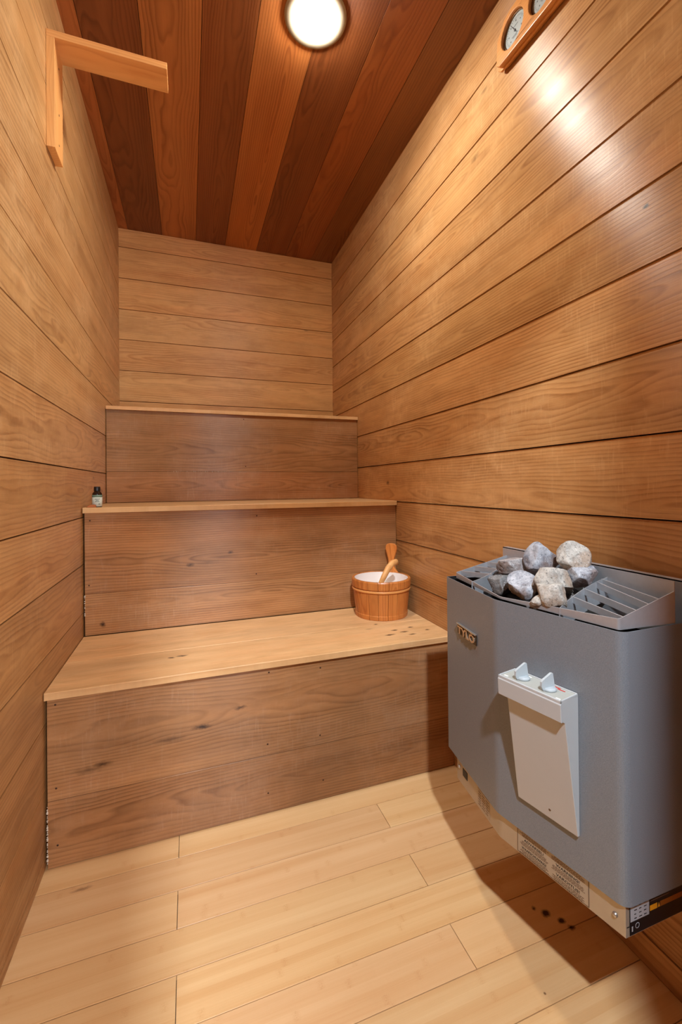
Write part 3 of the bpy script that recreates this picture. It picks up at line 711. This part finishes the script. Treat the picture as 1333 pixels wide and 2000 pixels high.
# tall rounded grip stave at the far right of the rim
ang = math.radians(42); ct = Vector((BC.x+(RT-.006)*math.cos(ang), BC.y+(RT-.006)*math.sin(ang)))
tg = Vector((-math.sin(ang), math.cos(ang))); ctr = Vector((math.cos(ang), math.sin(ang)))
pr = [(-.033, ZR-.030), (-.030, ZR), (-.022, ZR+.008), (-.014, ZR+.018), (-.0125, ZR+.045), (-.0145, ZR+.060), (-.021, ZR+.080), (-.0255, ZR+.098), (-.024, ZR+.112), (-.016, ZR+.120), (0, ZR+.1225)]
pr = pr+[(-a, b) for a, b in pr[-2::-1]]
bm = bmesh.new(); prism(bm, pr, -.0065, .0065, 0, frame_mat((ct.x, ct.y, 0), (tg.x, tg.y, 0), (0, 0, 1), (ctr.x, ctr.y, 0)))
gcfill(bm, (0, 0, 1), (tg.x, tg.y, 0), (ctr.x, ctr.y, 0), (.45, .9, .5), (1.15, 1.12, 1.08))
hs = finish('grip_stave', bm, M['bucket'], bucket); mo = hs.modifiers.new('bevel', 'BEVEL'); mo.width = .003; mo.segments = 3; mo.limit_method = 'ANGLE'
ladle = thing('ladle', (1.05, .33, Z1+.02), 'pale brown wooden ladle standing in the bucket, its thick handle end raised', 'ladle')
bm = bmesh.new()
tube(bm, [(1.044, .300, .505), (1.050, .270, .552), (1.058, .240, .600), (1.073, .240, .627), (1.092, .247, .652), (1.114, .257, .669), (1.138, .263, .673)], [.009, .0095, .010, .0115, .0125, .0128, .0125], 14, flat=.8, updir=(0, 1, 0))
gcfill(bm, (.75, 0, .66), (-.66, 0, .75), (0, 1, 0), (.5, .9, .2))
bm2o = finish('handle', bm, M['pine'], ladle)
bm = bmesh.new(); lathe(bm, [(0, 0), (.026, .002), (.036, .016), (.037, .034), (.034, .034), (.033, .017), (.024, .005), (0, .004)], c=(1.055, .315, Z1+.0145), seg=32)
gcfill(bm, (0, 0, 1), (1, 0, 0), (0, 1, 0)); finish('bowl', bm, M['pine'], ladle)

# ---------------------------------------------------------------- bottle and chip of wood on the middle bench
bx, by = .0415, .462
bottle = thing('bottle', (bx, by, Z2), 'small dark brown bottle with black cap and pale label, left end of the middle bench', 'bottle')
bm = bmesh.new(); lathe(bm, [(0, 0), (.0150, .0), (.0162, .0015), (.0162, .044), (.0150, .050), (.0095, .057), (.0085, .060), (.0085, .066), (0, .066)], c=(bx, by, Z2+.0003), seg=36)
body = finish('glass_body', bm, M['brown_glass'], bottle)
bm = bmesh.new(); lathe(bm, [(0, .058), (.0105, .058), (.0108, .059), (.0104, .0725), (.0095, .074), (0, .074)], c=(bx, by, Z2), seg=30)
finish('cap', bm, M['cap'], bottle)
bm = bmesh.new(); lathe(bm, [(.0163, .003), (.0165, .003), (.0165, .036), (.0163, .036)], c=(bx, by, Z2), seg=40, closed=True)
lathe(bm, [(.0163, .0361), (.0165, .0361), (.0165, .044), (.0163, .044)], c=(bx, by, Z2), seg=40, mi=1, closed=True)
for (z, a0, a1) in ((.028, -.5, .5), (.0235, -.3, .3), (.019, -.42, .42), (.010, .2, .55)):
    for q in range(7):
        a = math.radians(-78)+a0+(a1-a0)*q/7; bq = a+(a1-a0)/9
        f = []
        for (ra, zz) in ((a, z), (bq, z), (bq, z+.0028), (a, z+.0028)): f.append(bm.verts.new((bx+.01662*math.cos(ra), by+.01662*math.sin(ra), Z2+zz)))
        bm.faces.new(f).material_index = 2
finish('label', bm, [M['bottle_label'], M['bottle_band'], M['bottle_text']], bottle)
bm = bmesh.new(); prism(bm, [(-.019, 0), (-.012, .006), (-.010, .0085), (.004, .0098), (.010, .009), (.0125, .003), (.011, 0)], -.007, .007, 0, frame_mat((.030, .440, Z2+.0005), (1, .05, 0), (0, 0, 1), (-.05, 1, 0)))
chip = finish('wood_chip', bm, M['chip'], None); mo = chip.modifiers.new('bevel', 'BEVEL'); mo.width = .001; mo.segments = 2
tag(chip, 'small orange-brown wood chip lying in front of the little bottle', 'wood chip')

# ---------------------------------------------------------------- ceiling lamp
lamp = thing('ceiling_light', (.728, -.050, H), 'round white ceiling light with a cream ring on the dark ceiling', 'ceiling light')
bm = bmesh.new(); lathe(bm, [(.0615, .003), (.0622, -.0055), (.070, -.0055), (.088, -.0042), (.0935, -.002), (.094, .0)], c=(.728, -.050, H-.0008), seg=72)
lathe(bm, [(0, .004), (.094, .004)], c=(.728, -.050, H-.0048), seg=72)
finish('trim_ring', bm, M['trim'], lamp)
bm = bmesh.new(); lathe(bm, [(0, -.024), (.02, -.0233), (.036, -.0210), (.048, -.017), (.056, -.011), (.060, -.004), (.061, .001)], c=(.728, -.050, H), seg=64)
finish('diffuser', bm, M['lamp'], lamp)

# ---------------------------------------------------------------- bracket on the left wall
br = thing('wall_bracket', (0, .085, 2.05), 'pale new pine L-shaped bracket high on the left wall', 'bracket')
def plank(name, lo, hi, U, V, N, par, mat=M['pine'], tint=(1, 1, 1)):
    bm = bmesh.new(); box(bm, lo, hi); gcfill(bm, U, V, N, None, tint)
    o = finish(name, bm, mat, par); mo = o.modifiers.new('bevel', 'BEVEL'); mo.width = .0008; mo.segments = 2; return o
bat = plank('batten', (.0003, .045, 1.900), (.020, .126, 2.198), (0, 0, 1), (0, 1, 0), (1, 0, 0), br, tint=(1.08, 1.08, 1.05))
arm = plank('arm', (.0003, .045, 2.198), (.303, .128, 2.217), (1, 0, 0), (0, 1, 0), (0, 0, 1), br)
for z in (1.935, 2.02, 2.15):
    bm = bmesh.new(); lathe(bm, [(0, .0005), (.0025, .0004), (.003, 0)], M4=frame_mat((.0200, .088, z), (0, 1, 0), (0, 0, 1), (1, 0, 0)), seg=10)
    finish('screw', bm, M['nail'], bat)

# ---------------------------------------------------------------- thermometer and hygrometer plaque
ga = thing('thermometer', (W, -.40, 2.215), 'wooden plaque with two round silver dials high on the right wall', 'thermometer')
Fg = frame_mat((W, -.288, 2.218), (0, -1, 0), (0, 0, 1), (-1, 0, 0)) @ Matrix.Rotation(math.radians(-4), 4, 'Z')
LG = .325
def plq(ins, c=.045):
    l, h0, h1 = LG-ins, -.060+ins*.6, .068-ins*.6
    return [(ins, h0+.010), (ins+.012, h0), (l-.012, h0), (l, h0+.010), (l, .018), (l-.028, h1-.008), (l-.055, h1), (ins+.055, h1), (ins+.028, h1-.008), (ins, .018)]
bm = bmesh.new(); prism(bm, plq(.010), .0005, .010, 0, Fg); prism(bm, plq(0), .010, .0175, 0, Fg); 
def holed(bm, pts, holes, z0, z1, M4, seg=48):
    loops = [pts]+[[(cx_+r_*math.cos(2*math.pi*i/seg), cy_+r_*math.sin(2*math.pi*i/seg)) for i in range(seg)] for cx_, cy_, r_ in holes]
    edges = []
    for lp in loops:
        a = [bm.verts.new(M4 @ Vector((x, y, z0))) for x, y in lp]; b = [bm.verts.new(M4 @ Vector((x, y, z1))) for x, y in lp]
        for i in range(len(lp)): bm.faces.new((a[i], a[(i+1) % len(lp)], b[(i+1) % len(lp)], b[i]))
        for i in range(len(lp)): edges.append(bm.edges.get((b[i], b[(i+1) % len(lp)])))
    bmesh.ops.triangle_fill(bm, use_beauty=True, use_dissolve=False, edges=edges)
holed(bm, plq(.007), [(.068, .004, .0430), (.172, .004, .0430)], .0175, .030, Fg)
gcfill(bm, (0, 1, 0), (0, 0, 1), (1, 0, 0), (.5, .8, .5))
pl_ = finish('plaque', bm, M['plaque'], ga); mo = pl_.modifiers.new('bevel', 'BEVEL'); mo.width = .0022; mo.segments = 3; mo.limit_method = 'ANGLE'
for i, sx in enumerate((.068, .172)):
    Fd = Fg @ Matrix.Translation((sx, .004, 0))
    bm = bmesh.new(); lathe(bm, [(.0395, .0178), (.0395, .0215), (.0420, .0215), (.0426, .0178)], M4=Fd, seg=56, closed=True)
    bz = finish('bezel', bm, M['gold'], ga)
    Fd = Fd @ Matrix.Translation((0, 0, -.0080))
    bm = bmesh.new(); lathe(bm, [(0, .0262), (.0398, .0262)], M4=Fd, seg=56)
    for q in range(30):
        a = math.radians(-140+q*9.6); m4 = Fd @ Matrix.Rotation(a-math.pi/2 if False else -a, 4, 'Z')
        box(bm, (-.0004, .0300 if q % 5 else .0275, .0264), (.0004, .0340, .0266), 1, m4)
        if q % 5 == 0: box(bm, (-.0016, .0225, .0264), (.0016, .0255, .0266), 1, m4)
    for (x0_, x1_, y_) in ((-.012, .012, -.012), (-.008, .008, -.016), (-.010, .010, .012)): box(bm, (x0_, y_, .0264), (x1_, y_+.0014, .0266), 1, Fd)
    dial = finish('dial', bm, [M['dial_face'], M['dial_ink']], ga); dial['label'] = 'silvery round dial'
    bm = bmesh.new(); m4 = Fd @ Matrix.Rotation(math.radians(35+i*40), 4, 'Z')
    prism(bm, [(-.0012, -.010), (.0012, -.010), (.0004, .030), (-.0004, .030)], .0270, .0274, 0, m4); lathe(bm, [(0, .0282), (.003, .0280), (.003, .0264)], M4=Fd, seg=16)
    finish('needle', bm, M['dial_ink'], dial)
    bm = bmesh.new(); lathe(bm, [(0, .0330), (.012, .0327), (.024, .0318), (.034, .0305), (.0394, .0292)], M4=Fd, seg=48)
    finish('glass_cover', bm, M['glass'], dial)
